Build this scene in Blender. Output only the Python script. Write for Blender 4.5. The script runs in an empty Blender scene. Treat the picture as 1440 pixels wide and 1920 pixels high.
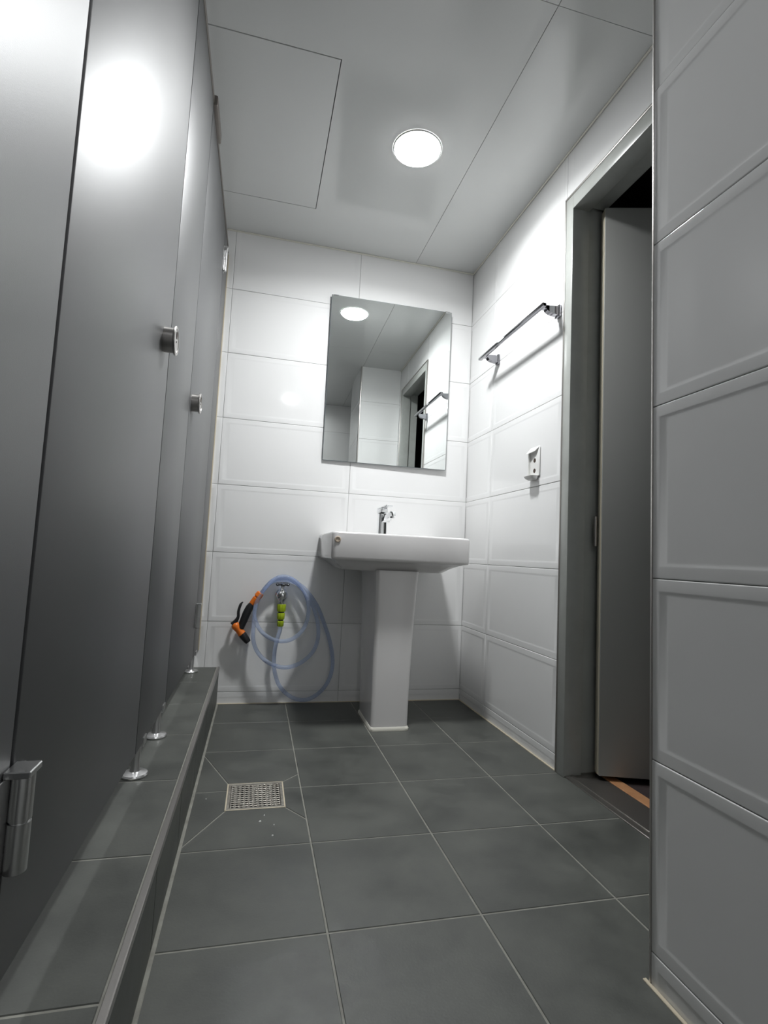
import bpy, bmesh, math, random
from mathutils import Vector, Matrix, noise
random.seed(4)
S = bpy.context.scene
COL = S.collection

# ------------------------------------------------------------------ camera, world, exposure
cam_d = bpy.data.cameras.new('camera')
cam = bpy.data.objects.new('camera', cam_d)
COL.objects.link(cam)
S.camera = cam
R_ = Vector((0.9706304, -0.23584687, 0.04746459))
U_ = Vector((-0.06592747, -0.07102065, 0.99529374))
F_ = Vector((0.23136595, 0.96919158, 0.08448359))
M_ = Matrix((R_, U_, -F_)).transposed().to_4x4()
M_.translation = Vector((-1.0113, -2.4582, 0.6822))
cam.matrix_world = M_
cam_d.sensor_fit = 'HORIZONTAL'
cam_d.sensor_width = 36.0
cam_d.lens = 977.8 * 36.0 / 1440.0
cam_d.clip_start = 0.01
w = bpy.data.worlds.new('world'); S.world = w; w.use_nodes = True
w.node_tree.nodes['Background'].inputs[0].default_value = (0.02, 0.022, 0.025, 1)
w.node_tree.nodes['Background'].inputs[1].default_value = 1.0
S.view_settings.view_transform = 'Standard'
S.view_settings.look = 'None'
S.view_settings.exposure = 0.0
S.view_settings.gamma = 1.0
S.view_settings.use_curve_mapping = False
LAMP = 100.0          # radiance of the downlight's diffuser
LAMP_W = 14.0         # directed light of one LED module
SPREAD = 160.0        # degrees
LAMP_COL = (0.975, 0.992, 1.0)
H = 2.18              # ceiling height

# ------------------------------------------------------------------ materials
def mat(name, base, rough=0.5, metal=0.0, spec=0.5, noise_amt=0.0, noise_scale=8.0, base2=None,
        bump=0.0, bump_scale=60.0, trans=0.0, ior=1.5, coat=0.0, emit=None, estr=0.0, rough2=None, alpha=1.0, coat_rough=0.05):
    m = bpy.data.materials.new(name); m.use_nodes = True
    nt = m.node_tree; b = nt.nodes['Principled BSDF']
    b.inputs['Base Color'].default_value = (*base, 1)
    b.inputs['Roughness'].default_value = rough
    b.inputs['Metallic'].default_value = metal
    b.inputs['Specular IOR Level'].default_value = spec
    b.inputs['Transmission Weight'].default_value = trans
    b.inputs['IOR'].default_value = ior
    b.inputs['Coat Weight'].default_value = coat
    b.inputs['Coat Roughness'].default_value = coat_rough
    b.inputs['Alpha'].default_value = alpha
    if emit:
        b.inputs['Emission Color'].default_value = (*emit, 1)
        b.inputs['Emission Strength'].default_value = estr
    tc = nt.nodes.new('ShaderNodeTexCoord')
    if base2:
        n = nt.nodes.new('ShaderNodeTexNoise'); n.inputs['Scale'].default_value = noise_scale
        n.inputs['Detail'].default_value = 6; n.inputs['Roughness'].default_value = 0.62
        nt.links.new(tc.outputs['Object'], n.inputs['Vector'])
        r = nt.nodes.new('ShaderNodeValToRGB')
        r.color_ramp.elements[0].position = 0.36; r.color_ramp.elements[1].position = 0.66
        r.color_ramp.elements[0].color = (*base, 1); r.color_ramp.elements[1].color = (*base2, 1)
        nt.links.new(n.outputs['Fac'], r.inputs['Fac']); nt.links.new(r.outputs['Color'], b.inputs['Base Color'])
        if rough2 is not None:
            mr = nt.nodes.new('ShaderNodeMapRange')
            mr.inputs['From Min'].default_value = 0.35; mr.inputs['From Max'].default_value = 0.65
            mr.inputs['To Min'].default_value = rough; mr.inputs['To Max'].default_value = rough2
            nt.links.new(n.outputs['Fac'], mr.inputs['Value']); nt.links.new(mr.outputs['Result'], b.inputs['Roughness'])
    if bump:
        n2 = nt.nodes.new('ShaderNodeTexNoise'); n2.inputs['Scale'].default_value = bump_scale
        n2.inputs['Detail'].default_value = 3
        nt.links.new(tc.outputs['Object'], n2.inputs['Vector'])
        bp = nt.nodes.new('ShaderNodeBump'); bp.inputs['Strength'].default_value = 1.0
        bp.inputs['Distance'].default_value = bump
        nt.links.new(n2.outputs['Fac'], bp.inputs['Height']); nt.links.new(bp.outputs['Normal'], b.inputs['Normal'])
    return m

M = {}
M['tile'] = mat('white_glazed_tile', (0.86, 0.86, 0.855), 0.09, bump=0.0006, bump_scale=7.0)
M['plain'] = mat('white_wall_paint', (0.72, 0.72, 0.72), 0.5)
M['grout_w'] = mat('grey_white_wall_grout', (0.42, 0.42, 0.41), 0.8)
M['ceil'] = mat('glossy_white_ceiling_panel', (0.68, 0.69, 0.68), 0.13, spec=0.6, bump=0.0003, bump_scale=5.0)
M['seam'] = mat('ceiling_seam_shadow', (0.2, 0.2, 0.2), 0.8)
M['floor'] = mat('dark_grey_floor_tile', (0.066, 0.070, 0.064), 0.40, base2=(0.105, 0.110, 0.099), noise_scale=6.0, rough2=0.55, bump=0.0002, bump_scale=220)
M['grout_f'] = mat('beige_grey_floor_grout', (0.30, 0.30, 0.265), 0.85, base2=(0.22, 0.215, 0.19), noise_scale=25)
M['lam'] = mat('charcoal_metallic_laminate', (0.055, 0.057, 0.060), 0.50, spec=0.5, ior=1.85, coat=0.5, coat_rough=0.42, bump=0.00012, bump_scale=900.0)
M['lamedge'] = mat('black_laminate_edge', (0.015, 0.016, 0.018), 0.5)
M['rail'] = mat('brown_grey_anodised_rail', (0.20, 0.18, 0.165), 0.45, metal=0.6)
M['chrome'] = mat('polished_chrome', (0.86, 0.87, 0.88), 0.07, metal=1.0)
M['footm'] = mat('satin_nickel', (0.72, 0.72, 0.72), 0.28, metal=1.0)
M['bchrome'] = mat('chrome_with_dark_reflections', (0.28, 0.28, 0.30), 0.04, metal=1.0)  # chrome darkened in its base colour to stand in for dark reflections
M['steel'] = mat('brushed_steel', (0.52, 0.50, 0.48), 0.30, metal=1.0, bump=0.00005, bump_scale=300)
M['dsteel'] = mat('dull_stainless_strip', (0.42, 0.40, 0.38), 0.38, metal=1.0, bump=0.0001, bump_scale=120)
M['ceramic'] = mat('white_sanitary_ceramic', (0.78, 0.765, 0.76), 0.06, coat=0.3)
M['mirror'] = mat('mirror_silvering', (0.90, 0.93, 0.92), 0.003, metal=1.0)
M['medge'] = mat('mirror_glass_edge', (0.16, 0.19, 0.20), 0.15)
M['caulk'] = mat('beige_silicone_caulk', (0.62, 0.55, 0.42), 0.55)
M['wcaulk'] = mat('white_silicone_caulk', (0.78, 0.76, 0.68), 0.45)
M['frame'] = mat('grey_enamel_door_frame', (0.40, 0.415, 0.395), 0.28, base2=(0.36, 0.37, 0.35), noise_scale=12)
M['leaf'] = mat('grey_painted_door_leaf', (0.36, 0.365, 0.35), 0.38, bump=0.00015, bump_scale=300)
M['leafedge'] = mat('cream_door_edge', (0.50, 0.46, 0.36), 0.5)
M['wood'] = mat('orange_wood_strip', (0.52, 0.27, 0.13), 0.5, base2=(0.42, 0.20, 0.09), noise_scale=20)
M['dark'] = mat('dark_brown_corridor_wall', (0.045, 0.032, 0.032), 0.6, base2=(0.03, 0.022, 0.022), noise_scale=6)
M['hose'] = mat('clear_blue_vinyl_hose', (0.68, 0.76, 0.93), 0.10, trans=0.78, ior=1.15, spec=0.9)
M['water'] = mat('clear_grey_vinyl', (0.80, 0.80, 0.80), 0.12, trans=0.72, ior=1.12)
M['lime'] = mat('lime_green_plastic', (0.42, 0.55, 0.02), 0.35)
M['orange'] = mat('orange_plastic', (0.85, 0.20, 0.02), 0.38)
M['black'] = mat('black_rubber_plastic', (0.018, 0.018, 0.02), 0.42)
M['white_p'] = mat('white_plastic', (0.80, 0.80, 0.78), 0.3)
M['hole'] = mat('brown_dark_hole', (0.05, 0.03, 0.02), 0.8)
M['beige'] = mat('beige_plastic_ring', (0.62, 0.52, 0.42), 0.4)
M['grate'] = mat('dirty_steel_grate', (0.50, 0.48, 0.43), 0.38, metal=0.75, base2=(0.32, 0.29, 0.25), noise_scale=60)
M['lamp'] = mat('led_diffuser', (0.9, 0.9, 0.9), 0.4, emit=LAMP_COL, estr=LAMP)
M['pit'] = mat('drain_pit', (0.02, 0.018, 0.016), 0.8)

# ------------------------------------------------------------------ helpers
def link(name, me, m, parent=None):
    o = bpy.data.objects.new(name, me); COL.objects.link(o)
    for mm in (m if isinstance(m, (list, tuple)) else [m]): me.materials.append(mm)
    if parent: o.parent = parent
    return o
def obj(name, bm, m, parent=None, smooth=None):
    """mesh object; coordinates of bm are world coordinates"""
    bmesh.ops.recalc_face_normals(bm, faces=bm.faces)
    me = bpy.data.meshes.new(name); bm.to_mesh(me); bm.free()
    if smooth is not None:
        me.polygons.foreach_set('use_smooth', [True] * len(me.polygons))
        me.set_sharp_from_angle(angle=math.radians(smooth))
    o = link(name, me, m)
    if parent:
        o.parent = parent; o.matrix_parent_inverse = Matrix.Identity(4)
        me.transform(parent_world(parent).inverted())
    return o
PW = {}
def parent_world(p):
    return PW.get(p.name, Matrix.Identity(4))
def thing(name, label, cat, loc, group=None, kind=None):
    o = bpy.data.objects.new(name, None); COL.objects.link(o)
    o.location = loc; o.empty_display_size = 0.05
    PW[o.name] = Matrix.Translation(loc)
    if label: o['label'] = label
    if cat: o['category'] = cat
    if group: o['group'] = group
    if kind: o['kind'] = kind
    return o
def sub(name, bm, m, parent, smooth=None, label=None):
    """child of a mesh part (whose own matrix is the identity under its thing)"""
    root = parent
    while root.parent: root = root.parent
    bmesh.ops.recalc_face_normals(bm, faces=bm.faces)
    me = bpy.data.meshes.new(name); bm.to_mesh(me); bm.free()
    if smooth is not None:
        me.polygons.foreach_set('use_smooth', [True] * len(me.polygons))
        me.set_sharp_from_angle(angle=math.radians(smooth))
    o = link(name, me, m); o.parent = parent
    me.transform(parent_world(root).inverted())
    if label: o['label'] = label
    return o
def struct(o):
    o['kind'] = 'structure'; return o
def B(): return bmesh.new()
def box(bm, x0, x1, y0, y1, z0, z1, bev=0.0, seg=2, mtx=None):
    r = bmesh.ops.create_cube(bm, size=1.0)
    vs = r['verts']
    bmesh.ops.scale(bm, verts=vs, vec=(abs(x1 - x0), abs(y1 - y0), abs(z1 - z0)))
    bmesh.ops.translate(bm, verts=vs, vec=((x0 + x1) / 2, (y0 + y1) / 2, (z0 + z1) / 2))
    if bev:
        es = list({e for v in vs for e in v.link_edges})
        rb = bmesh.ops.bevel(bm, geom=es, offset=bev, segments=seg, profile=0.5, affect='EDGES')
        vs = list({v for f in rb['faces'] for v in f.verts} | {v for v in vs if v.is_valid})
    if mtx: bmesh.ops.transform(bm, matrix=mtx, verts=vs)
    return bm
def frame_for(d):
    d = d.normalized(); a = Vector((0, 0, 1)) if abs(d.z) < 0.9 else Vector((1, 0, 0))
    u = d.cross(a).normalized(); v = d.cross(u).normalized(); return u, v
def loft(bm, rings, cap=True, closed=True):
    vr = [[bm.verts.new(p) for p in r] for r in rings]
    n = len(rings[0])
    for a, b in zip(vr, vr[1:]):
        for i in range(n if closed else n - 1):
            j = (i + 1) % n
            bm.faces.new((a[i], a[j], b[j], b[i]))
    if cap:
        bm.faces.new(vr[0][::-1]); bm.faces.new(vr[-1])
    return bm
def lathe(bm, c, d, prof, n=24, cap=True):
    """prof: (distance along d, radius)"""
    c = Vector(c); d = Vector(d).normalized(); u, v = frame_for(d)
    rings = [[c + d * t + (u * math.cos(2 * math.pi * i / n) + v * math.sin(2 * math.pi * i / n)) * max(r, 1e-4) for i in range(n)] for t, r in prof]
    return loft(bm, rings, cap)
def catmull(pts, sub_=6):
    out = []; P = [Vector(p) for p in pts]; P = [2 * P[0] - P[1]] + P + [2 * P[-1] - P[-2]]
    for i in range(1, len(P) - 2):
        p0, p1, p2, p3 = P[i - 1:i + 3]
        for k in range(sub_):
            t = k / sub_
            out.append(0.5 * ((2 * p1) + (p2 - p0) * t + (2 * p0 - 5 * p1 + 4 * p2 - p3) * t * t + (3 * p1 - p0 - 3 * p2 + p3) * t ** 3))
    out.append(P[-2]); return out
def tube(bm, pts, r, n=12, cap=True, rad=None):
    P = [Vector(p) for p in pts]; rings = []
    up = None
    for i, p in enumerate(P):
        d = (P[min(i + 1, len(P) - 1)] - P[max(i - 1, 0)]).normalized()
        if up is None: u, v = frame_for(d)
        else:
            u = (up - d * up.dot(d)).normalized(); v = d.cross(u)
        up = u; rr = rad[i] if rad else r
        rings.append([p + (u * math.cos(2 * math.pi * k / n) + v * math.sin(2 * math.pi * k / n)) * rr for k in range(n)])
    return loft(bm, rings, cap)
def rrect(x0, x1, y0, y1, r, z, k=5):
    """rounded rectangle ring, r = radius or 4 radii (x1y1, x0y1, x0y0, x1y0)"""
    rs = r if isinstance(r, (list, tuple)) else [r] * 4
    cs = [(x1, y1, 0, -1, -1), (x0, y1, 90, 1, -1), (x0, y0, 180, 1, 1), (x1, y0, 270, -1, 1)]
    out = []
    for (cx, cy, a0, sx, sy), rr in zip(cs, rs):
        for i in range(k + 1):
            a = math.radians(a0 + 90 * i / k)
            out.append(Vector((cx + sx * rr + rr * math.cos(a), cy + sy * rr + rr * math.sin(a), z)))
    return out
def poly_tile(bm, pts, z, gap=0.0018, bev=0.0012, drop=0.0014):
    """flat tile polygon with a small inset for the joint and a bevelled edge; pts counter-clockwise"""
    P = [Vector((p[0], p[1])) for p in pts]
    if sum(P[i].cross(P[(i + 1) % len(P)]) for i in range(len(P))) < 0: P.reverse()
    def inset(d):
        out = []; n = len(P)
        for i in range(n):
            a, b, c = P[i - 1], P[i], P[(i + 1) % n]
            e1 = (b - a).normalized(); e2 = (c - b).normalized()
            n1 = Vector((-e1.y, e1.x)); n2 = Vector((-e2.y, e2.x))
            k = 1 + n1.dot(n2)
            out.append(b + (n1 + n2) * (d / max(k, 0.2)))
        return out
    r0 = [bm.verts.new((p.x, p.y, z - drop)) for p in inset(gap)]
    r1 = [bm.verts.new((p.x, p.y, z)) for p in inset(gap + bev)]
    n = len(P)
    for i in range(n): bm.faces.new((r0[i], r0[(i + 1) % n], r1[(i + 1) % n], r1[i]))
    bm.faces.new(r1)

# relief of one glazed tile: distance from its sides, from its top and bottom, height
REL = [(0.0005, 0.0005, -0.0020), (0.0008, 0.0008, -0.0008), (0.0015, 0.0015, -0.0001), (0.0026, 0.0026, 0.0), (0.0140, 0.0200, 0.0), (0.0165, 0.0212, -0.0001),
       (0.0200, 0.0225, -0.0004), (0.0250, 0.0240, -0.0007), (0.0310, 0.0250, -0.0009), (0.037, 0.029, -0.0009)]
def tiled(name, O, u, nrm, regions, uo, uw, vo=0.0511, vw=0.3074, parent=None, back=0.02):
    """wall of relief tiles. O origin, u horizontal direction, z is up, nrm out of the wall; regions in (u, v)"""
    O = Vector(O); u = Vector(u); nrm = Vector(nrm); z = Vector((0, 0, 1))
    bm = B(); rng = random.Random(len(name) * 7 + 1)
    for (u0, u1, v0, v1) in regions:
        i0 = math.floor((u0 - uo) / uw + 1e-4); j0 = math.floor((v0 - vo) / vw + 1e-4)
        i = i0
        while uo + i * uw < u1 - 1e-4:
            j = j0
            while vo + j * vw < v1 - 1e-4:
                a0, a1, b0, b1 = uo + i * uw, uo + (i + 1) * uw, vo + j * vw, vo + (j + 1) * vw
                t = bmesh.new()
                tu, tv = rng.uniform(-1, 1) * 0.0004, rng.uniform(-1, 1) * 0.0004   # tiles never sit quite true
                rings = []
                for d, e_, h in REL:
                    rings.append([t.verts.new((x, y, h)) for x, y in ((a0 + d, b0 + e_), (a1 - d, b0 + e_), (a1 - d, b1 - e_), (a0 + d, b1 - e_))])
                for A, C_ in zip(rings, rings[1:]):
                    for k in range(4): t.faces.new((A[k], A[(k + 1) % 4], C_[(k + 1) % 4], C_[k]))
                t.faces.new(rings[-1])
                for vv in t.verts:
                    vv.co.z += tu * ((vv.co.x - a0) / uw - 0.5) * 2 + tv * ((vv.co.y - b0) / vw - 0.5) * 2
                for co, no in (((u0, 0, 0), (-1, 0, 0)), ((u1, 0, 0), (1, 0, 0)), ((0, v0, 0), (0, -1, 0)), ((0, v1, 0), (0, 1, 0))):
                    bmesh.ops.bisect_plane(t, geom=t.verts[:] + t.edges[:] + t.faces[:], plane_co=co, plane_no=no, clear_outer=True)
                me = bpy.data.meshes.new('tmp'); t.to_mesh(me); t.free()
                for p in me.polygons: p.material_index = 0
                bm.from_mesh(me); bpy.data.meshes.remove(me)
                j += 1
            i += 1
        g = [bm.verts.new(c) for c in ((u0, v0, -0.0032), (u1, v0, -0.0032), (u1, v1, -0.0032), (u0, v1, -0.0032),
                                       (u0, v0, -back), (u1, v0, -back), (u1, v1, -back), (u0, v1, -back))]
        for f in ((0, 1, 2, 3), (7, 6, 5, 4), (0, 4, 5, 1), (1, 5, 6, 2), (2, 6, 7, 3), (3, 7, 4, 0)):
            bm.faces.new([g[k] for k in f]).material_index = 1
    for v in bm.verts:
        c = v.co.copy(); v.co = O + u * c.x + z * c.y + nrm * c.z
    me = bpy.data.meshes.new(name)
    if u.cross(z).dot(nrm) < 0:
        bmesh.ops.reverse_faces(bm, faces=bm.faces)
    bm.to_mesh(me); bm.free()
    me.polygons.foreach_set('use_smooth', [p.material_index == 0 for p in me.polygons])
    me.set_sharp_from_angle(angle=math.radians(50))
    o = link(name, me, [M['tile'], M['grout_w']])
    if parent: o.parent = parent
    else: struct(o)
    return o

# ------------------------------------------------------------------ setting
XN, YN, YE = -0.333, -1.667, -2.15      # pier: face X, back face Y, far end Y
YF = -2.95                              # wall behind the camera
XS, ZS = -1.140, 0.160                  # raised step: front face, top
XL = -2.30                              # rear wall of the stalls
XP = -1.234                             # face of the toilet partition
DY0, DY1 = -0.858, -1.592               # door opening (outer edge of frame)
DZ = 1.997
TX = [XL - 0.001, -1.7434, -1.4434, -1.1422, -0.8422, -0.5422, -0.2422, 0.0]
rows = [0.0] + [-(0.267 + 0.3 * k) for k in range(10)]

tiled('wall_back', (0, 0, 0), (1, 0, 0), (0, -1, 0), [(XL, 0.0, 0.0, H)], -0.6028, 0.6011)
tiled('wall_right', (0, 0, 0), (0, 1, 0), (-1, 0, 0),
      [(DY0, 0.0, 0.0, H), (YN, DY0, DZ, H), (YN, DY1, 0.0, DZ)], -0.8583, 0.5790)
tiled('wall_near', (XN, 0, 0), (0, 1, 0), (-1, 0, 0), [(YE, YN - 0.004, 0.0, H)], YN - 0.004 - 0.60, 0.60)
tiled('wall_pier', (0, YN, 0), (1, 0, 0), (0, 1, 0), [(XN + 0.004, 0.0, 0.0, H)], XN + 0.004, 0.60)
b = B(); box(b, XN, 0.10, YE - 0.02, YE, 0, H); struct(obj('wall_pier_end', b, M['plain']))
tiled('wall_front', (0, YF, 0), (1, 0, 0), (0, 1, 0), [(XL, 0.12, 0.0, H)], -0.6028, 0.6011)
b = B(); box(b, 0.10, 0.12, YF, YE, 0, H); struct(obj('wall_alcove', b, M['plain']))
b = B(); box(b, XL - 0.03, XL, YF, 0.02, 0, H); struct(obj('wall_left', b, M['plain']))

# floor: tiles over a grout bed
FX0, FX1 = -1.1422, 0.0
DR = (-1.047, -0.894, -0.982, -0.826)   # drain x0 x1 y0 y1
b = B()
xs = [-1.1422, -0.8422, -0.5422, -0.2422, 0.002]
for j in range(len(rows) - 1):
    for i in range(len(xs) - 1):
        a0, a1, c1, c0 = xs[i], xs[i + 1], rows[j], max(rows[j + 1], YF)
        if i == 0 and abs(c1 + 0.567) < 1e-3 or i == 0 and abs(c1 + 0.867) < 1e-3: continue
        if c1 - c0 < 0.01: continue
        poly_tile(b, [(a0, c0), (a1, c0), (a1, c1), (a0, c1)], 0.0)
x0, x1, y0, y1 = DR
L_, Rr = -1.1422, -0.8422
for P in ([(L_, -0.567), (Rr, -0.567), (Rr, -0.775), (x1, y1), (x0, y1), (L_, -0.580)],
          [(L_, -0.580), (x0, y1), (x0, -0.867), (L_, -0.867)],
          [(L_, -0.867), (x0, -0.867), (x0, y0), (L_, -1.158)],
          [(L_, -1.158), (x0, y0), (x1, y0), (Rr, -1.055), (Rr, -1.167), (L_, -1.167)],
          [(x1, y1), (Rr, -0.775), (Rr, -0.867), (x1, -0.867)],
          [(x1, -0.867), (Rr, -0.867), (Rr, -1.055), (x1, y0)]):
    poly_tile(b, P, 0.0)
n_t = len(b.faces)
# bed with a hole for the drain
for (a0, a1, c0, c1) in ((XS - 0.06, x0, YF, 0.0), (x1, 0.10, YF, 0.0), (x0, x1, YF, y0), (x0, x1, y1, 0.0)):
    box(b, a0, a1, c0, c1, -0.05, -0.0012)
for k, f in enumerate(b.faces):
    f.material_index = 0 if k < n_t else 1
fl = struct(obj('floor', b, [M['floor'], M['grout_f']]))
b = B(); box(b, 0.0, 0.10, YF, YE, -0.05, 0.0); struct(obj('floor_alcove', b, M['floor']))

# raised step of the stalls
b = B()
sx = [XL, -2.0434, -1.7434, -1.4434, XS - 0.010]
for j in range(len(rows) - 1):
    for i in range(len(sx) - 1):
        c1, c0 = rows[j], max(rows[j + 1], YF)
        if c1 - c0 < 0.01: continue
        poly_tile(b, [(sx[i], c0), (sx[i + 1], c0), (sx[i + 1], c1), (sx[i], c1)], ZS)
n_t = len(b.faces)
box(b, XL, XS - 0.0015, YF, 0.0, -0.02, ZS - 0.0012)
for k, f in enumerate(b.faces): f.material_index = 0 if k < n_t else 1
t = bmesh.new()
for j in range(len(rows) - 1):         # facing tiles on the riser, in (y, z) then stood up
    c1, c0 = rows[j], max(rows[j + 1], YF)
    if c1 - c0 < 0.01: continue
    poly_tile(t, [(c0, 0.003), (c1, 0.003), (c1, ZS - 0.010), (c0, ZS - 0.010)], 0.0)
for v in t.verts: v.co = Vector((XS + v.co.z, v.co.x, v.co.y))
me = bpy.data.meshes.new('tmp'); t.to_mesh(me); t.free(); b.from_mesh(me)
struct(obj('raised_step', b, [M['floor'], M['grout_f']]))
# stainless nosing of the step
b = B()
box(b, XS - 0.0085, XS + 0.0012, YF, -0.001, ZS - 0.002, ZS + 0.0016, 0.0006, 1)
box(b, XS - 0.0005, XS + 0.0022, YF, -0.001, ZS - 0.012, ZS + 0.0012, 0.0006, 1)
struct(obj('trim_1', b, M['steel'], smooth=40))
# light grout fillet at the foot of the riser and the walls
b = B(); box(b, XS - 0.001, XS + 0.007, YF, 0.0, -0.001, 0.0022, 0.001, 1); struct(obj('trim_2', b, M['grout_f']))
b = B()
box(b, XS, 0.0, -0.006, 0.0, -0.001, 0.003, 0.001, 1); box(b, -0.006, 0.0, DY0, 0.0, -0.001, 0.003, 0.001, 1)
box(b, XN - 0.007, XN, YE, YN + 0.006, -0.001, 0.0025, 0.001, 1)
struct(obj('trim_3', b, M['caulk']))
# caulk between partition and back wall
b = B(); box(b, XP - 0.004, XP + 0.004, -0.005, 0.0, 0.235, 2.055); struct(obj('trim_4', b, M['caulk']))
# stainless corner profile of the pier
b = B()
pr = [Vector((XN + 0.010, YN + 0.001)), Vector((XN + 0.004, YN + 0.001))]
for i in range(7):
    a = math.radians(90 + 90 * i / 6); pr.append(Vector((XN + 0.0055 + 0.0075 * math.cos(a), YN - 0.0055 + 0.0075 * math.sin(a))))
pr += [Vector((XN - 0.002, YN - 0.0065)), Vector((XN + 0.004, YN - 0.0065)), Vector((XN + 0.010, YN - 0.003))]
loft(b, [[Vector((p.x, p.y, z)) for p in pr] for z in (0.0, H)])
struct(obj('trim_5', b, M['steel'], smooth=40))
# white bead under the ceiling
b = B(); box(b, XL, 0.0, -0.007, 0.0, H - 0.006, H, 0.002, 1); box(b, -0.007, 0.0, YN, 0.0, H - 0.006, H, 0.002, 1)
struct(obj('trim_6', b, M['wcaulk']))

# ceiling panels (fine open seams), one opening for the access hatch
b = B()
HX0, HX1, HY0, HY1 = -1.460, -0.860, -0.988, -0.272
g = 0.0009
def cp(x0, x1, y0, y1): box(b, x0 + g, x1 - g, y0 + g, y1 - g, H, H + 0.012)
cp(-0.320, 0.10, -1.305, 0.02); cp(-0.320, 0.12, YF, -1.305)
cp(HX1, -0.320, -1.305, 0.02); cp(XL, -0.320, YF, -1.305)
cp(HX0, HX1 + 2 * g, HY1, 0.02); cp(HX0, HX1 + 2 * g, -1.305, HY0); cp(XL, HX0 + 2 * g, -1.305, 0.02)
n_t = len(b.faces)
box(b, XL, 0.12, YF, 0.02, H + 0.0125, H + 0.03)
for k, f in enumerate(b.faces): f.material_index = 0 if k < n_t else 1
struct(obj('ceiling', b, [M['ceil'], M['seam']]))
b = B(); box(b, HX0 + 0.002, HX1 - 0.002, HY0 + 0.002, HY1 - 0.002, H - 0.0004, H + 0.011, 0.0008, 1)
t = thing('access_hatch', 'flush square white access hatch in the ceiling above the stall doors', 'hatch', ((HX0 + HX1) / 2, (HY0 + HY1) / 2, H))
obj('hatch_panel', b, M['ceil'], t)

# ------------------------------------------------------------------ door in the right wall
d = thing('door_1', None, None, (0, DY0, 0), kind='structure')
JI0, JI1 = -0.905, -1.545               # clear opening
b = B()
for (ya, yb, yr) in ((DY0 - 0.004, JI0, 0.016), (JI1, DY1 + 0.004, -0.016)):
    box(b, -0.006, 0.060, yb, ya, 0, DZ - 0.004, 0.002, 2)
    if yr > 0: box(b, 0.058, 0.125, JI0 + yr, ya, 0, DZ - 0.004, 0.002, 1)
    else: box(b, 0.058, 0.125, yb, JI1 + yr, 0, DZ - 0.004, 0.002, 1)
box(b, -0.0058, 0.0598, JI1 - 0.001, JI0 + 0.001, DZ - 0.058, DZ - 0.0042, 0.002, 2)
box(b, 0.0582, 0.1248, JI1 - 0.001, JI0 + 0.001, DZ - 0.042, DZ - 0.0044, 0.002, 1)
obj('door_frame', b, M['frame'], d, smooth=40)
b = B()
box(b, -0.0085, 0.004, DY0 - 0.006, DY0 + 0.001, 0, DZ, 0.0015, 2)
box(b, -0.0085, 0.004, DY1 - 0.001, DY1 + 0.006, 0, DZ, 0.0015, 2)
box(b, -0.0085, 0.004, DY1, DY0, DZ - 0.006, DZ + 0.002, 0.0015, 2)
obj('frame_edging', b, M['dsteel'], d, smooth=40)['label'] = 'thin stainless edging around the frame'
b = B()
box(b, -0.001, 0.122, DY1, DY0, -0.02, 0.004, 0.0015, 1)
box(b, 0.020, 0.028, JI1, JI0, 0.003, 0.0065, 0.001, 1)
obj('threshold', b, M['dsteel'], d, smooth=40)['label'] = 'dull stainless threshold plate'
b = B(); box(b, 0.124, 0.165, DY1, DY0, -0.02, 0.005, 0.002, 1)
obj('wood_sill', b, M['wood'], d)['label'] = 'orange wooden strip behind the threshold'
# leaf, standing open away from the room
ax = Vector((0.954, -0.300, 0)).normalized(); ay = Vector((-ax.y, ax.x, 0))
LM = Matrix((ax, ay, Vector((0, 0, 1)))).transposed().to_4x4(); LM.translation = Vector((0.092, -0.950, 0))
b = B(); box(b, 0, 0.640, 0, 0.038, 0.018, 1.932, 0.0025, 2, LM)
lf = obj('door_leaf', b, M['leaf'], d, smooth=40)
b = B(); box(b, -0.0012, 0.0008, 0.003, 0.035, 0.02, 1.93, 0.0, 2, LM); sub('leaf_edging', b, M['leafedge'], lf, label='cream coloured leaf edge')
for hz in (0.80,):
    b = B(); lathe(b, LM @ Vector((-0.010, 0.030, hz)), (0, 0, 1), [(-0.05, 0.006), (0.05, 0.006)], 12)
    sub('hinge', b, M['dsteel'], lf, smooth=40)
b = B(); lathe(b, LM @ Vector((0.585, 0.0, 1.0)), (-ay.x, -ay.y, 0), [(0, 0.026), (0.008, 0.026), (0.012, 0.012), (0.035, 0.011), (0.04, 0.022), (0.062, 0.025), (0.07, 0.015)], 20)
sub('door_knob', b, M['steel'], lf, smooth=40)
# corridor seen through the door
b = B()
box(b, 0.165, 1.4, -2.6, 0.3, -0.02, 0.0); struct(obj('floor_corridor', b, M['dark']))
b = B(); box(b, 0.10, 1.4, -2.6, 0.3, 2.32, 2.34); struct(obj('ceiling_corridor', b, M['dark']))
b = B(); box(b, 1.4, 1.42, -2.6, 0.3, 0, 2.34); box(b, 0.125, 1.4, 0.3, 0.32, 0, 2.34); box(b, 0.125, 1.4, -2.62, -2.6, 0, 2.34)
struct(obj('wall_corridor', b, M['dark']))
b = B()   # back of the room's right wall, around the door
box(b, 0.022, 0.120, DY0, 0.3, 0, 2.34); box(b, 0.022, 0.120, -2.6, DY1, 0, 2.34); box(b, 0.022, 0.120, DY1, DY0, DZ, 2.34)
struct(obj('wall_right_core', b, M['dark']))

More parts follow.
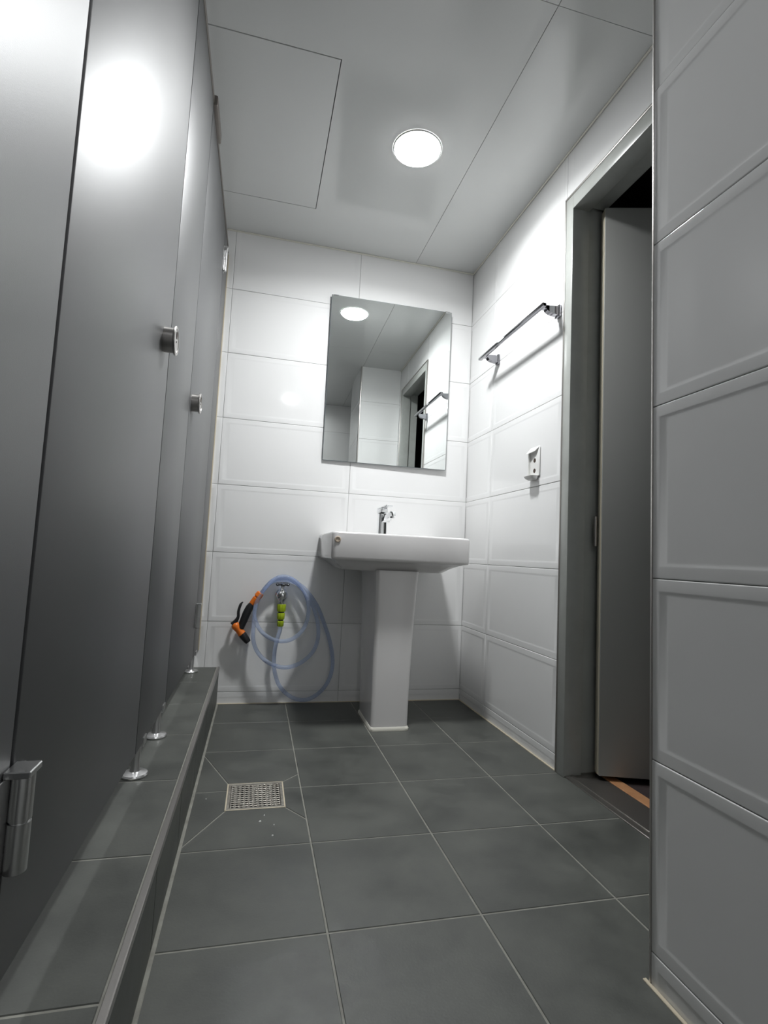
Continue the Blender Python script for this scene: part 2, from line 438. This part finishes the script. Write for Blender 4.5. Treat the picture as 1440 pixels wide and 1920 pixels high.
# ------------------------------------------------------------------ toilet partition
TH = 0.013
def panel(y0, y1, z0, z1, bev=0.0012):
    b = B(); box(b, XP - TH, XP, y0, y1, z0, z1, bev, 2); return b
PT, PB = 2.058, 0.236
def stop(par, y):
    b = B(); box(b, XP - TH - 0.008, XP - TH - 0.0005, y - 0.012, y + 0.012, PB + 0.01, PT - 0.01)
    return sub('door_stop', b, M['lamedge'], par)
def foot(par, y):
    b = B()
    lathe(b, (XP - 0.014, y, ZS), (0, 0, 1), [(0.0006, 0.028), (0.004, 0.029), (0.007, 0.027), (0.009, 0.020), (0.011, 0.0115), (0.016, 0.0100), (PB - ZS + 0.004, 0.0100)], 28)
    box(b, XP - TH - 0.003, XP + 0.003, y - 0.016, y + 0.016, PB - 0.008, PB + 0.012, 0.001, 1)
    f = sub('foot', b, M['footm'], par, smooth=35)
    return f
def partition(y0, y1, feet, stops, label):
    t = thing('toilet_partition_panel', label, 'partition panel', (XP - TH / 2, (y0 + y1) / 2, ZS), group='fixed toilet partition panels')
    p = obj('panel_board', panel(y0, y1, PB, PT), M['lam'], t, smooth=40)
    for y in feet: foot(p, y)
    for y in stops: stop(p, y)
    return t
L1, L2, L3, L4 = -1.850, -1.222, -0.850, -0.205
partition(YF, L1 - 0.004, [-2.00], [L1], 'dark metallic fixed partition panel left of the nearest stall door')
partition(L2 + 0.003, L3 - 0.003, [-1.135, -0.880], [L2, L3], 'dark metallic fixed partition panel between the two stall doors, on two chrome feet')
partition(L4 + 0.003, -0.004, [-0.096], [L4], 'narrow dark metallic partition panel against the white back wall')
def hinge(par, y, z, h=0.100, r=0.0085):
    """leaf plates on the two panels and a barrel standing in front of the joint"""
    b = B()
    box(b, XP, XP + 0.0025, y - 0.030, y + 0.030, z - h / 2 + 0.004, z + h / 2 - 0.004, 0.0006, 1)
    lathe(b, (XP + r + 0.001, y, z), (0, 0, 1), [(-h / 2, r * 0.5), (-h / 2 + 0.002, r), (-0.0012, r), (-0.001, r * 0.85), (0.001, r * 0.85), (0.0012, r), (h / 2 - 0.002, r), (h / 2, r * 0.5)], 20)
    box(b, XP, XP + 2 * r + 0.003, y - 0.020, y + 0.010, z + h / 2 - 0.004, z + h / 2 + 0.003, 0.001, 1)
    return sub('hinge', b, M['footm'], par, smooth=35)
def stall_door(y0, y1, knob_y, hinge_y, label, hr):
    t = thing('stall_door', label, 'door', (XP - TH / 2, (y0 + y1) / 2, ZS), group='toilet stall doors')
    p = obj('door_panel', panel(y0, y1, PB, PT - 0.004), M['lam'], t, smooth=40)
    b = B()
    lathe(b, (XP, knob_y, 1.123), (1, 0, 0), [(0, 0.0265), (0.0195, 0.0265), (0.0205, 0.0305), (0.0235, 0.0315), (0.0250, 0.0300), (0.0250, 0.0255), (0.0240, 0.0250)], 36)
    k = sub('lock_knob', b, M['steel'], p, smooth=35)
    b = B()
    box(b, XP + 0.0238, XP + 0.0250, knob_y - 0.005, knob_y + 0.004, 1.128, 1.142, 0.0004, 1)
    lathe(b, (XP + 0.0238, knob_y, 1.121), (1, 0, 0), [(0, 0.002), (0.001, 0.002)], 10)
    sub('indicator_window', b, M['hole'], p)
    for z in (0.405, 1.915): hinge(p, hinge_y, z, r=hr)
    return t
stall_door(L1 + 0.004, L2 - 0.003, L2 - 0.066, L1, 'nearer dark metallic stall door, its thick barrel hinge low at the far left', 0.0105)
stall_door(L3 + 0.003, L4 - 0.003, L3 + 0.058, L4, 'farther of the two dark metallic stall doors, beside the back wall', 0.0080)
hr = thing('partition_head_rail', 'thin brown grey metal rail along the top of the toilet partition', 'rail', (XP - TH / 2, -1.4, PT))
b = B(); box(b, XP - TH - 0.003, XP + 0.002, YF, -0.004, PT + 0.001, PT + 0.022, 0.001, 1)
rl = obj('rail', b, M['rail'], hr, smooth=40)
b = B()
for (ya, yb) in ((-0.853, -0.690),):
    box(b, XP - TH - 0.008, XP + 0.012, ya, yb, PT - 0.004, PT + 0.030, 0.004, 2)
obj('joint_cover', b, M['rail'], hr, smooth=40)

# ------------------------------------------------------------------ ceiling downlight
def led_module(x, y, k, par):
    l = bpy.data.lights.new('led_module', 'AREA'); l.shape = 'DISK'; l.size = 0.15
    l.energy = LAMP_W * k; l.color = LAMP_COL; l.spread = math.radians(SPREAD)
    o = bpy.data.objects.new('led_module', l); COL.objects.link(o); o.parent = par
    o.location = (0, 0, -0.012)
    return o
LX, LY, LR = -0.536, -0.722, 0.084
t = thing('ceiling_downlight', 'round lit LED downlight recessed in the white ceiling', 'ceiling light', (LX, LY, H))
b = B(); n = 48
rings = []
for r, z in ((LR, H - 0.002), (LR + 0.001, H - 0.004), (LR + 0.005, H - 0.003), (LR + 0.006, H - 0.0003)):
    rings.append([Vector((LX + r * math.cos(2 * math.pi * i / n), LY + r * math.sin(2 * math.pi * i / n), z)) for i in range(n)])
loft(b, rings, cap=False); obj('trim_ring', b, M['white_p'], t, smooth=60)
b = B(); lathe(b, (LX, LY, H - 0.0022), (0, 0, -1), [(0, LR), (0.003, LR - 0.003), (0.005, LR - 0.014), (0.006, LR - 0.04)], 48)
obj('diffuser', b, M['lamp'], t, smooth=60)['label'] = 'glowing white diffuser'
led_module(LX, LY, 1.0, t)

# unseen lamps added for fill light: one behind the camera, one over each stall
for name_, lx, ly, e, lab in (('fill_lamp_a', -0.80, -2.60, 0.16, 'added unseen fill light behind the camera'),
                              ('fill_lamp_b', -1.75, -0.60, 0.22, 'added unseen fill light above the farther toilet stall'),
                              ('fill_lamp_c', -1.75, -1.60, 0.22, 'added unseen fill light above the nearer toilet stall')):
    ml = mat('led_diffuser_' + name_, (0.9, 0.9, 0.9), 0.4, emit=LAMP_COL, estr=LAMP * e)
    t = thing('ceiling_downlight', lab, 'ceiling light', (lx, ly, H))  # added fill lamp, only shares the visible downlight's name
    b = B(); lathe(b, (lx, ly, H - 0.0005), (0, 0, -1), [(0, LR + 0.012), (0.004, LR + 0.011), (0.005, LR + 0.003), (0.002, LR + 0.001)], 32); obj('trim_ring', b, M['white_p'], t, smooth=60)
    b = B(); lathe(b, (lx, ly, H - 0.0032), (0, 0, -1), [(0, LR), (0.003, LR - 0.003), (0.005, LR - 0.014), (0.006, LR - 0.04)], 32); obj('diffuser', b, ml, t, smooth=60)
    led_module(lx, ly, e, t)

# ------------------------------------------------------------------ mirror
MX0, MX1, MZ0, MZ1 = -0.740, -0.124, 1.124, 1.938
mc = Vector(((MX0 + MX1) / 2, -0.016, (MZ0 + MZ1) / 2))
t = thing('wall_mirror', 'frameless rectangular mirror on the white tiled back wall above the washbasin', 'mirror', mc)
MM = Matrix.Translation(mc) @ Matrix.Rotation(math.radians(-0.85), 4, 'Z') @ Matrix.Rotation(math.radians(0.55), 4, 'X')
hx, hz = (MX1 - MX0) / 2, (MZ1 - MZ0) / 2
b = B(); box(b, -hx, hx, -0.0020, 0.003, -hz, hz, 0.0, 1, MM); obj('glass_back', b, M['medge'], t)
b = B(); box(b, -hx + 0.0016, hx - 0.0016, -0.0026, -0.0021, -hz + 0.0016, hz - 0.0016, 0.0, 1, MM); obj('mirror_glass', b, M['mirror'], t)
b = B(); box(b, -hx + 0.03, hx - 0.03, 0.003, 0.0085, -hz + 0.03, hz - 0.03, 0.0, 1, MM); obj('backing_board', b, M['lamedge'], t)
for sx_, sz_ in ((-1, 1), (1, 1)):
    b = B(); box(b, sx_ * (hx - 0.022) - 0.012, sx_ * (hx - 0.022) + 0.012, -0.004, 0.010, hz - 0.004, hz + 0.0025, 0.001, 1, MM)
    obj('clip', b, M['chrome'], t)

# ------------------------------------------------------------------ washbasin on pedestal
t = thing('pedestal_washbasin', 'white rectangular ceramic washbasin on a tapering pedestal in the back right corner', 'sink', (-0.443, -0.22, 0))
b = B()
X0, X1, YB, Y0 = -0.732, -0.158, -0.002, -0.452
def ring(ix, iy, z, r, iback=0.0):
    rr = (0.004, 0.004, r, r)
    return rrect(X0 + ix, X1 - ix, Y0 + iy, YB - iback, rr, z, 6)
rings = [ring(0.085, 0.110, 0.6190, 0.050), ring(0.078, 0.098, 0.6200, 0.055), ring(0.066, 0.085, 0.626, 0.055), ring(0.048, 0.066, 0.640, 0.050),
         ring(0.026, 0.040, 0.6525, 0.040), ring(0.012, 0.016, 0.6600, 0.030), ring(0.003, 0.004, 0.6630, 0.020), ring(0.0006, 0.001, 0.6665, 0.018),
         ring(0.0, 0.0, 0.672, 0.018), ring(0.0, 0.0, 0.762, 0.018), ring(0.0012, 0.0012, 0.7665, 0.018), ring(0.004, 0.004, 0.7695, 0.018),
         ring(0.009, 0.009, 0.7710, 0.016), ring(0.018, 0.018, 0.7705, 0.016, 0.0), ]
def bowl(f, z, r): return rrect(X0 + 0.030 + f, X1 - 0.030 - f, Y0 + 0.028 + f, YB - 0.150 - f * 0.6, r, z, 6)
rings += [bowl(0, 0.7690, 0.05), bowl(0.008, 0.762, 0.055), bowl(0.022, 0.735, 0.06), bowl(0.045, 0.690, 0.07), bowl(0.085, 0.655, 0.07), bowl(0.13, 0.645, 0.03)]
loft(b, rings)
bs = obj('basin', b, M['ceramic'], t, smooth=35)
b = B(); lathe(b, (-0.711, Y0 + 0.002, 0.7395), (0, -1, 0), [(0, 0.0125), (0.004, 0.0125), (0.005, 0.011), (0.005, 0.0085), (0.003, 0.0080)], 24)
sub('overflow_cap', b, M['beige'], bs, smooth=35, label='small beige round cap on the front')
b = B(); lathe(b, (-0.443, -0.27, 0.646), (0, 0, 1), [(0, 0.028), (0.003, 0.027), (0.004, 0.02), (0.001, 0.012)], 24)
sub('drain_plug', b, M['chrome'], bs, smooth=35)
b = B()
def pring(x0, x1, y0, y1, z, r): return rrect(x0, x1, y0, y1, (0.010, 0.010, r, r), z, 6)
pr_ = []
for z, x0, x1, y0, y1 in ((0.012, -0.535, -0.384, -0.414, -0.170), (0.10, -0.5345, -0.382, -0.410, -0.160), (0.30, -0.533, -0.374, -0.400, -0.125),
                          (0.48, -0.532, -0.364, -0.391, -0.09), (0.58, -0.533, -0.356, -0.386, -0.065), (0.625, -0.534, -0.352, -0.384, -0.05)):
    pr_.append(pring(x0, x1, y0, y1, z, 0.016))
loft(b, pr_); pd = obj('pedestal', b, M['ceramic'], t, smooth=35)
b = B(); loft(b, [pring(-0.540, -0.379, -0.420, -0.165, 0.0005, 0.018), pring(-0.540, -0.379, -0.420, -0.165, 0.008, 0.018), pring(-0.5365, -0.383, -0.416, -0.168, 0.014, 0.016)])
sub('base_caulk', b, M['wcaulk'], pd, smooth=35, label='cream silicone bead at the foot')

# mixer tap on the basin
t = thing('basin_mixer_tap', 'small chrome mixer tap standing on the white washbasin', 'tap', (-0.456, -0.105, 0.7705))
b = B()
fx, fy = -0.456, -0.105
loft(b, [rrect(fx - 0.024, fx + 0.024, fy - 0.024, fy + 0.024, 0.006, 0.7690, 3), rrect(fx - 0.024, fx + 0.024, fy - 0.024, fy + 0.024, 0.006, 0.775, 3),
         rrect(fx - 0.020, fx + 0.020, fy - 0.020, fy + 0.020, 0.005, 0.778, 3), rrect(fx - 0.0185, fx + 0.0185, fy - 0.018, fy + 0.020, 0.005, 0.868, 3),
         rrect(fx - 0.019, fx + 0.019, fy - 0.019, fy + 0.020, 0.005, 0.878, 3)])
bd = obj('tap_body', b, M['chrome'], t, smooth=35)
b = B()
tm = Matrix.Translation((fx + 0.006, fy - 0.015, 0.848)) @ Matrix.Rotation(math.radians(8), 4, 'Z') @ Matrix.Rotation(math.radians(-14), 4, 'X')
box(b, -0.014, 0.014, -0.105, 0.0, -0.011, 0.011, 0.003, 2, tm)
sp = obj('spout', b, M['chrome'], t, smooth=35)
b = B(); lathe(b, tm @ Vector((0, -0.092, -0.010)), (0, 0, -1), [(0, 0.010), (0.008, 0.010), (0.008, 0.007)], 16)
sub('aerator', b, M['chrome'], sp, smooth=35)
b = B()
tm = Matrix.Translation((fx, fy, 0.880)) @ Matrix.Rotation(math.radians(20), 4, 'Z') @ Matrix.Rotation(math.radians(-9), 4, 'X')
box(b, -0.019, 0.019, -0.020, 0.021, 0.0, 0.022, 0.004, 2, tm)
box(b, -0.017, 0.017, -0.062, 0.021, 0.022, 0.028, 0.0015, 2, tm)
obj('lever_handle', b, M['chrome'], t, smooth=35)
b = B(); lathe(b, (fx + 0.016, fy + 0.002, 0.853), (1, -0.1, 0), [(0, 0.006), (0.006, 0.006), (0.007, 0.012), (0.020, 0.0135), (0.026, 0.010)], 18)
obj('side_knob', b, M['chrome'], t, smooth=35)

# ------------------------------------------------------------------ wall tap, hose, spray gun
t = thing('wall_bib_tap', 'chrome bib tap with cross handle on the back wall', 'tap', (-0.889, 0.0, 0.487))
b = B()
lathe(b, (-0.889, -0.0005, 0.487), (0, -1, 0), [(0, 0.026), (0.004, 0.026), (0.010, 0.016), (0.012, 0.0105), (0.045, 0.0105)], 28)
bd = obj('wall_flange', b, M['chrome'], t, smooth=35)
b = B()
lathe(b, (-0.889, -0.060, 0.453), (0, 0, 1), [(-0.006, 0.0125), (0.004, 0.0125), (0.010, 0.016), (0.018, 0.0225), (0.028, 0.0255), (0.038, 0.0255), (0.047, 0.022), (0.055, 0.015), (0.060, 0.008), (0.080, 0.0055)], 28)
obj('tap_body', b, M['chrome'], t, smooth=50)
b = B()
lathe(b, (-0.889, -0.060, 0.530), (0, 0, 1), [(-0.004, 0.007), (0.0, 0.009), (0.006, 0.009), (0.009, 0.005)], 16)
for a in (8, 98):
    dx, dy = math.cos(math.radians(a)), math.sin(math.radians(a))
    for s in (-1, 1):
        lathe(b, (-0.889, -0.060, 0.534), (s * dx, s * dy, 0), [(0.004, 0.0046), (0.017, 0.0046), (0.019, 0.0064), (0.024, 0.0074), (0.029, 0.0055), (0.031, 0.001)], 12)
obj('cross_handle', b, M['bchrome'], t, smooth=50)

HOSE = [(-0.889,-0.060,0.352),(-0.888,-0.058,0.335),(-0.896,-0.054,0.301),(-0.904,-0.050,0.259),(-0.906,-0.040,0.217),(-0.904,-0.034,0.175),(-0.896,-0.034,0.133),(-0.876,-0.034,0.086),(-0.839,-0.034,0.047),(-0.797,-0.034,0.025),(-0.750,-0.032,0.021),(-0.703,-0.030,0.043),(-0.665,-0.028,0.084),(-0.644,-0.025,0.135),(-0.640,-0.025,0.196),(-0.656,-0.025,0.274),(-0.685,-0.025,0.352),(-0.720,-0.025,0.430),(-0.759,-0.022,0.486),(-0.801,-0.016,0.528),(-0.846,-0.013,0.546),(-0.890,-0.012,0.552),(-0.932,-0.013,0.544),(-0.964,-0.018,0.514),(-0.989,-0.024,0.468),(-1.002,-0.030,0.417),(-1.004,-0.040,0.349),(-1.002,-0.050,0.290),(-0.984,-0.060,0.243),(-0.948,-0.072,0.205),(-0.900,-0.078,0.181),(-0.849,-0.078,0.174),(-0.790,-0.070,0.192),(-0.740,-0.060,0.235),(-0.717,-0.050,0.292),(-0.719,-0.046,0.353),(-0.739,-0.044,0.422),(-0.768,-0.042,0.474),(-0.806,-0.034,0.523),(-0.856,-0.028,0.556),(-0.904,-0.028,0.558),(-0.945,-0.038,0.538),(-0.976,-0.055,0.500),(-0.998,-0.066,0.453),(-1.004,-0.074,0.403),(-0.992,-0.080,0.362),(-0.969,-0.086,0.329),(-0.934,-0.092,0.304),(-0.888,-0.096,0.290),(-0.842,-0.094,0.297),(-0.801,-0.088,0.326),(-0.777,-0.082,0.369),(-0.769,-0.076,0.416),(-0.774,-0.070,0.463),(-0.794,-0.064,0.509),(-0.826,-0.054,0.545),(-0.866,-0.045,0.567),(-0.904,-0.045,0.567),(-0.941,-0.052,0.545),(-0.964,-0.060,0.516),(-0.986,-0.052,0.484)]
t = thing('garden_hose', 'clear bluish hose coiled over the wall tap, with lime green couplings', 'hose', (-0.85, -0.05, 0.02))
b = B(); tube(b, catmull(HOSE, 5), 0.0088, 12)
obj('hose_tube', b, M['hose'], t, smooth=60)
b = B(); n = 20
def knurled(c, prof, teeth=10, amp=0.0012, nn=60):
    c = Vector(c); rings = []
    for z, r in prof:
        rings.append([c + Vector(((r + amp * (1 if math.cos(teeth * 2 * math.pi * i / nn) > 0 else 0)) * math.cos(2 * math.pi * i / nn), (r + amp * (1 if math.cos(teeth * 2 * math.pi * i / nn) > 0 else 0)) * math.sin(2 * math.pi * i / nn), z)) for i in range(nn)])
    loft(b, rings)
knurled((-0.889, -0.060, 0), [(0.415, 0.0165), (0.418, 0.0175), (0.444, 0.0190), (0.447, 0.0180)])
knurled((-0.889, -0.060, 0), [(0.380, 0.0135), (0.384, 0.0155), (0.406, 0.0165), (0.409, 0.0150)], 8, 0.0010)
knurled((-0.889, -0.060, 0), [(0.349, 0.0110), (0.352, 0.0130), (0.371, 0.0145), (0.374, 0.0130)], 8, 0.0010)
obj('tap_coupling', b, M['lime'], t, smooth=30)['label'] = 'lime green ribbed coupling'
for z, r_ in ((0.372, 0.0115), (0.407, 0.0130)):
    b = B(); lathe(b, (-0.889, -0.060, z), (0, 0, 1), [(0, r_), (0.010, r_)], 20)
    obj('coupling_seal', b, M['black'], t)
# orange end coupling of the hose
t2d = Vector((-1.020, -0.050, 0.440)) - Vector((-0.988, -0.050, 0.486))
Lg = t2d.length; dd = t2d.normalized()

t = thing('hose_spray_gun', 'black and orange spray gun hanging on the end of the clear hose', 'spray gun', (-1.05, -0.05, 0.36))
b = B(); lathe(b, Vector((-0.982, -0.050, 0.495)), dd, [(0, 0.0125), (0.004, 0.0165), (0.022, 0.0175), (0.024, 0.0135), (0.030, 0.0135), (0.032, 0.0160), (0.055, 0.0145), (0.066, 0.0125)], 24)
obj('end_coupling', b, M['orange'], t, smooth=35)['label'] = 'orange end coupling'
def sweep_oval(b, pts, sizes, side):
    """pts path; sizes (half width in wall plane, half depth)"""
    P = catmull(pts, 4); nS = len(P); rings = []
    sd = Vector(side)
    for i, p in enumerate(P):
        dirv = (P[min(i + 1, nS - 1)] - P[max(i - 1, 0)]).normalized()
        f = i / (nS - 1) * (len(sizes) - 1); k = min(int(f), len(sizes) - 2); q = f - k
        a = sizes[k][0] * (1 - q) + sizes[k + 1][0] * q; c = sizes[k][1] * (1 - q) + sizes[k + 1][1] * q
        u = dirv.cross(sd).normalized()
        rings.append([p + u * a * math.cos(2 * math.pi * j / 16) + sd * c * math.sin(2 * math.pi * j / 16) for j in range(16)])
    loft(b, rings)
b = B(); sweep_oval(b, [(-1.014, -0.05, 0.452), (-1.026, -0.05, 0.430), (-1.038, -0.05, 0.402), (-1.048, -0.05, 0.372), (-1.060, -0.05, 0.338)],
                    [(0.010, 0.012), (0.0165, 0.015), (0.0175, 0.016), (0.0165, 0.015), (0.015, 0.014)], (0, 1, 0))
obj('handle', b, M['black'], t, smooth=50)
b = B(); sweep_oval(b, [(-1.057, -0.05, 0.452), (-1.066, -0.05, 0.440), (-1.073, -0.05, 0.412), (-1.073, -0.05, 0.386), (-1.083, -0.05, 0.366), (-1.096, -0.05, 0.352)],
                    [(0.0022, 0.007), (0.006, 0.009), (0.0062, 0.010), (0.0065, 0.010), (0.0095, 0.010), (0.011, 0.010)], (0, 1, 0))
obj('trigger', b, M['black'], t, smooth=50)
nd = (Vector((-1.020, -0.05, 0.2745)) - Vector((-1.079, -0.05, 0.345))).normalized()
b = B(); lathe(b, (-1.083, -0.05, 0.350), nd, [(-0.010, 0.010), (-0.004, 0.0165), (0.004, 0.0185), (0.012, 0.0175), (0.026, 0.0150), (0.038, 0.0160), (0.048, 0.0180), (0.050, 0.0160)], 28)
obj('barrel', b, M['orange'], t, smooth=40)['label'] = 'orange barrel'
b = B(); lathe(b, (-1.083, -0.05, 0.350), nd, [(0.049, 0.0165), (0.056, 0.0172), (0.080, 0.0150), (0.094, 0.0125), (0.095, 0.0100), (0.092, 0.0060)], 28)
obj('nozzle_tip', b, M['black'], t, smooth=40)

# ------------------------------------------------------------------ towel bar
t = thing('towel_bar', 'chrome towel bar fixed to the right wall beside the door frame', 'towel bar', (0, -0.56, 1.60))
BX, BZ = -0.076, 1.602
b = B()
box(b, BX - 0.0080, BX + 0.0080, -0.848, -0.292, BZ - 0.0060, BZ + 0.0060, 0.0018, 2)
br = obj('bar', b, M['bchrome'], t, smooth=35)
for yc in (-0.822, -0.330):
    b = B()
    # arm: side profile in (x, z), extruded along y, deep at the wall and hollowed underneath
    prof = [(BX - 0.006, BZ + 0.0050)]
    prof += [(-0.010, BZ + 0.010), (-0.010, BZ - 0.022)]
    for i in range(9):
        a = math.radians(90 * i / 8)
        prof.append((-0.010 - 0.048 * math.sin(a) * 1.0, BZ - 0.022 + 0.0175 * (1 - math.cos(a))))
    prof.append((BX - 0.006, BZ - 0.0045))
    loft(b, [[Vector((x, y, z)) for x, z in prof] for y in (yc - 0.011, yc + 0.011)])
    box(b, -0.0115, -0.0005, yc - 0.014, yc + 0.014, BZ - 0.028, BZ + 0.016, 0.002, 2)
    obj('wall_bracket', b, M['bchrome'], t, smooth=30)

# ------------------------------------------------------------------ white soap holder bracket
t = thing('soap_holder_bracket', 'small empty white plastic holder bracket with two holes on the right wall', 'holder', (0, -0.67, 1.07))
b = B()
yl, yr_ = -0.640, -0.712
# U-shaped shell open towards the camera side: wall plate, outer cheek, sloping top, tray
box(b, -0.004, -0.0005, yr_, yl, 1.012, 1.122, 0.0015, 2)
box(b, -0.012, -0.003, yl - 0.003, yl, 1.012, 1.112, 0.001, 1)
vs = [Vector(p) for p in ((-0.002, yr_ + 0.002, 1.127), (-0.002, yl, 1.127), (-0.020, yl, 1.104), (-0.012, yr_ + 0.022, 1.110))]
loft(b, [vs, [v - Vector((0, 0, 0.003)) for v in vs]])
loft(b, [rrect(-0.034, -0.002, yr_ + 0.004, yl, 0.012, 1.012, 5), rrect(-0.030, -0.002, yr_ + 0.008, yl - 0.004, 0.012, 1.004, 5), rrect(-0.018, -0.002, yr_ + 0.016, yl - 0.010, 0.007, 0.998, 5)])
sh = obj('shell', b, M['white_p'], t, smooth=35)
for z in (1.074, 1.034):
    b = B(); lathe(b, (-0.0038, -0.676, z), (-1, 0, 0), [(0, 0.0085), (0.0008, 0.0085)], 20)
    sub('screw_hole', b, M['hole'], sh)
obj_ = None

# ------------------------------------------------------------------ floor drain
t = thing('floor_drain', 'square steel floor drain grate set in the dark tiles beside the step', 'drain', ((DR[0] + DR[1]) / 2, (DR[2] + DR[3]) / 2, 0))
x0, x1, y0, y1 = DR
b = B(); box(b, x0 + 0.004, x1 - 0.004, y0 + 0.004, y1 - 0.004, -0.03, -0.012); obj('pit', b, M['pit'], t)
b = B(); e = 0.009
for a in ((x0 + .001, x1 - .001, y0 + .001, y0 + e), (x0 + .001, x1 - .001, y1 - e, y1 - .001), (x0 + .001, x0 + e, y0 + e, y1 - e), (x1 - e, x1 - .001, y0 + e, y1 - e)):
    box(b, *a, -0.012, 0.0012, 0.0006, 1)
obj('frame', b, M['grate'], t)
b = B()
N = 11; xi, xe, yi, ye_ = x0 + e + 0.001, x1 - e - 0.001, y0 + e + 0.001, y1 - e - 0.001
px, py = (xe - xi) / N, (ye_ - yi) / N
# perforated plate: cells with slanted slots
for i in range(N):
    for j in range(N):
        cx, cy = xi + (i + 0.5) * px, yi + (j + 0.5) * py
        outer = [(-px / 2, -py / 2), (px / 2, -py / 2), (px / 2, py / 2), (-px / 2, py / 2)]
        s = 1 if (i + j) % 2 else 1
        a = 0.0042; c_ = 0.0016
        inner = [(-a, -a + c_), (-a + c_, -a), (a, a - c_), (a - c_, a)]
        vo = [b.verts.new((cx + p[0], cy + p[1], -0.0005)) for p in outer]
        # eight-sided ring joined to the outer square
        vi = [b.verts.new((cx + p[0], cy + p[1], -0.0012)) for p in ((-a, -a), (a * 0.6, -a * 0.8), (a, a), (-a * 0.6, a * 0.8))]
        for k in range(4): b.faces.new((vo[k], vo[(k + 1) % 4], vi[(k + 1) % 4], vi[k]))
bmesh.ops.remove_doubles(b, verts=b.verts, dist=1e-5)
obj('grate', b, M['grate'], t)
b = B()
for a in ((x0 - .0025, x1 + .0025, y0 - .0025, y0 + .001), (x0 - .0025, x1 + .0025, y1 - .001, y1 + .0025), (x0 - .0025, x0 + .001, y0, y1), (x1 - .001, x1 + .0025, y0, y1)):
    box(b, *a, -0.010, 0.0006)
obj('rim_caulk', b, M['caulk'], t)['label'] = 'beige caulk around the grate'

# ------------------------------------------------------------------ plaster chips
rc = random.Random(9)
for k, (cx, cy) in enumerate([(-0.948, -1.021), (-0.959, -1.051), (-0.925, -1.073), (-0.93, -1.122), (-1.102, -0.91)]):
    b = B(); n = 7; q = 0.0022 + 0.0008 * (k % 2); ang = rc.uniform(0, 3)
    base = []
    for i in range(n):
        a = 2 * math.pi * i / n; rx = q * (1.5 if k in (0, 1) else 1.0) * rc.uniform(0.7, 1.1); ry = q * rc.uniform(0.6, 1.0)
        px_, py_ = rx * math.cos(a), ry * math.sin(a)
        base.append(Vector((cx + px_ * math.cos(ang) - py_ * math.sin(ang), cy + px_ * math.sin(ang) + py_ * math.cos(ang), 0.0)))
    cen = Vector((cx, cy, 0))
    loft(b, [base, [cen + (p - cen) * 0.8 + Vector((0, 0, 0.0012)) for p in base], [cen + (p - cen) * 0.3 + Vector((0, 0, 0.0020)) for p in base]])
    o = obj('plaster_chip', b, M['white_p'])
    o['label'] = ('tiny white chip closest to the front edge of the drain grate', 'second tiny elongated white chip in front of the drain grate',
                  'tiny white chip in front of the drain, third from the grate', 'tiny white chip in front of the drain, farthest from the grate',
                  'tiny white chip between the drain grate and the raised step')[k]; o['category'] = 'debris'; o['group'] = 'tiny white chips around the drain'
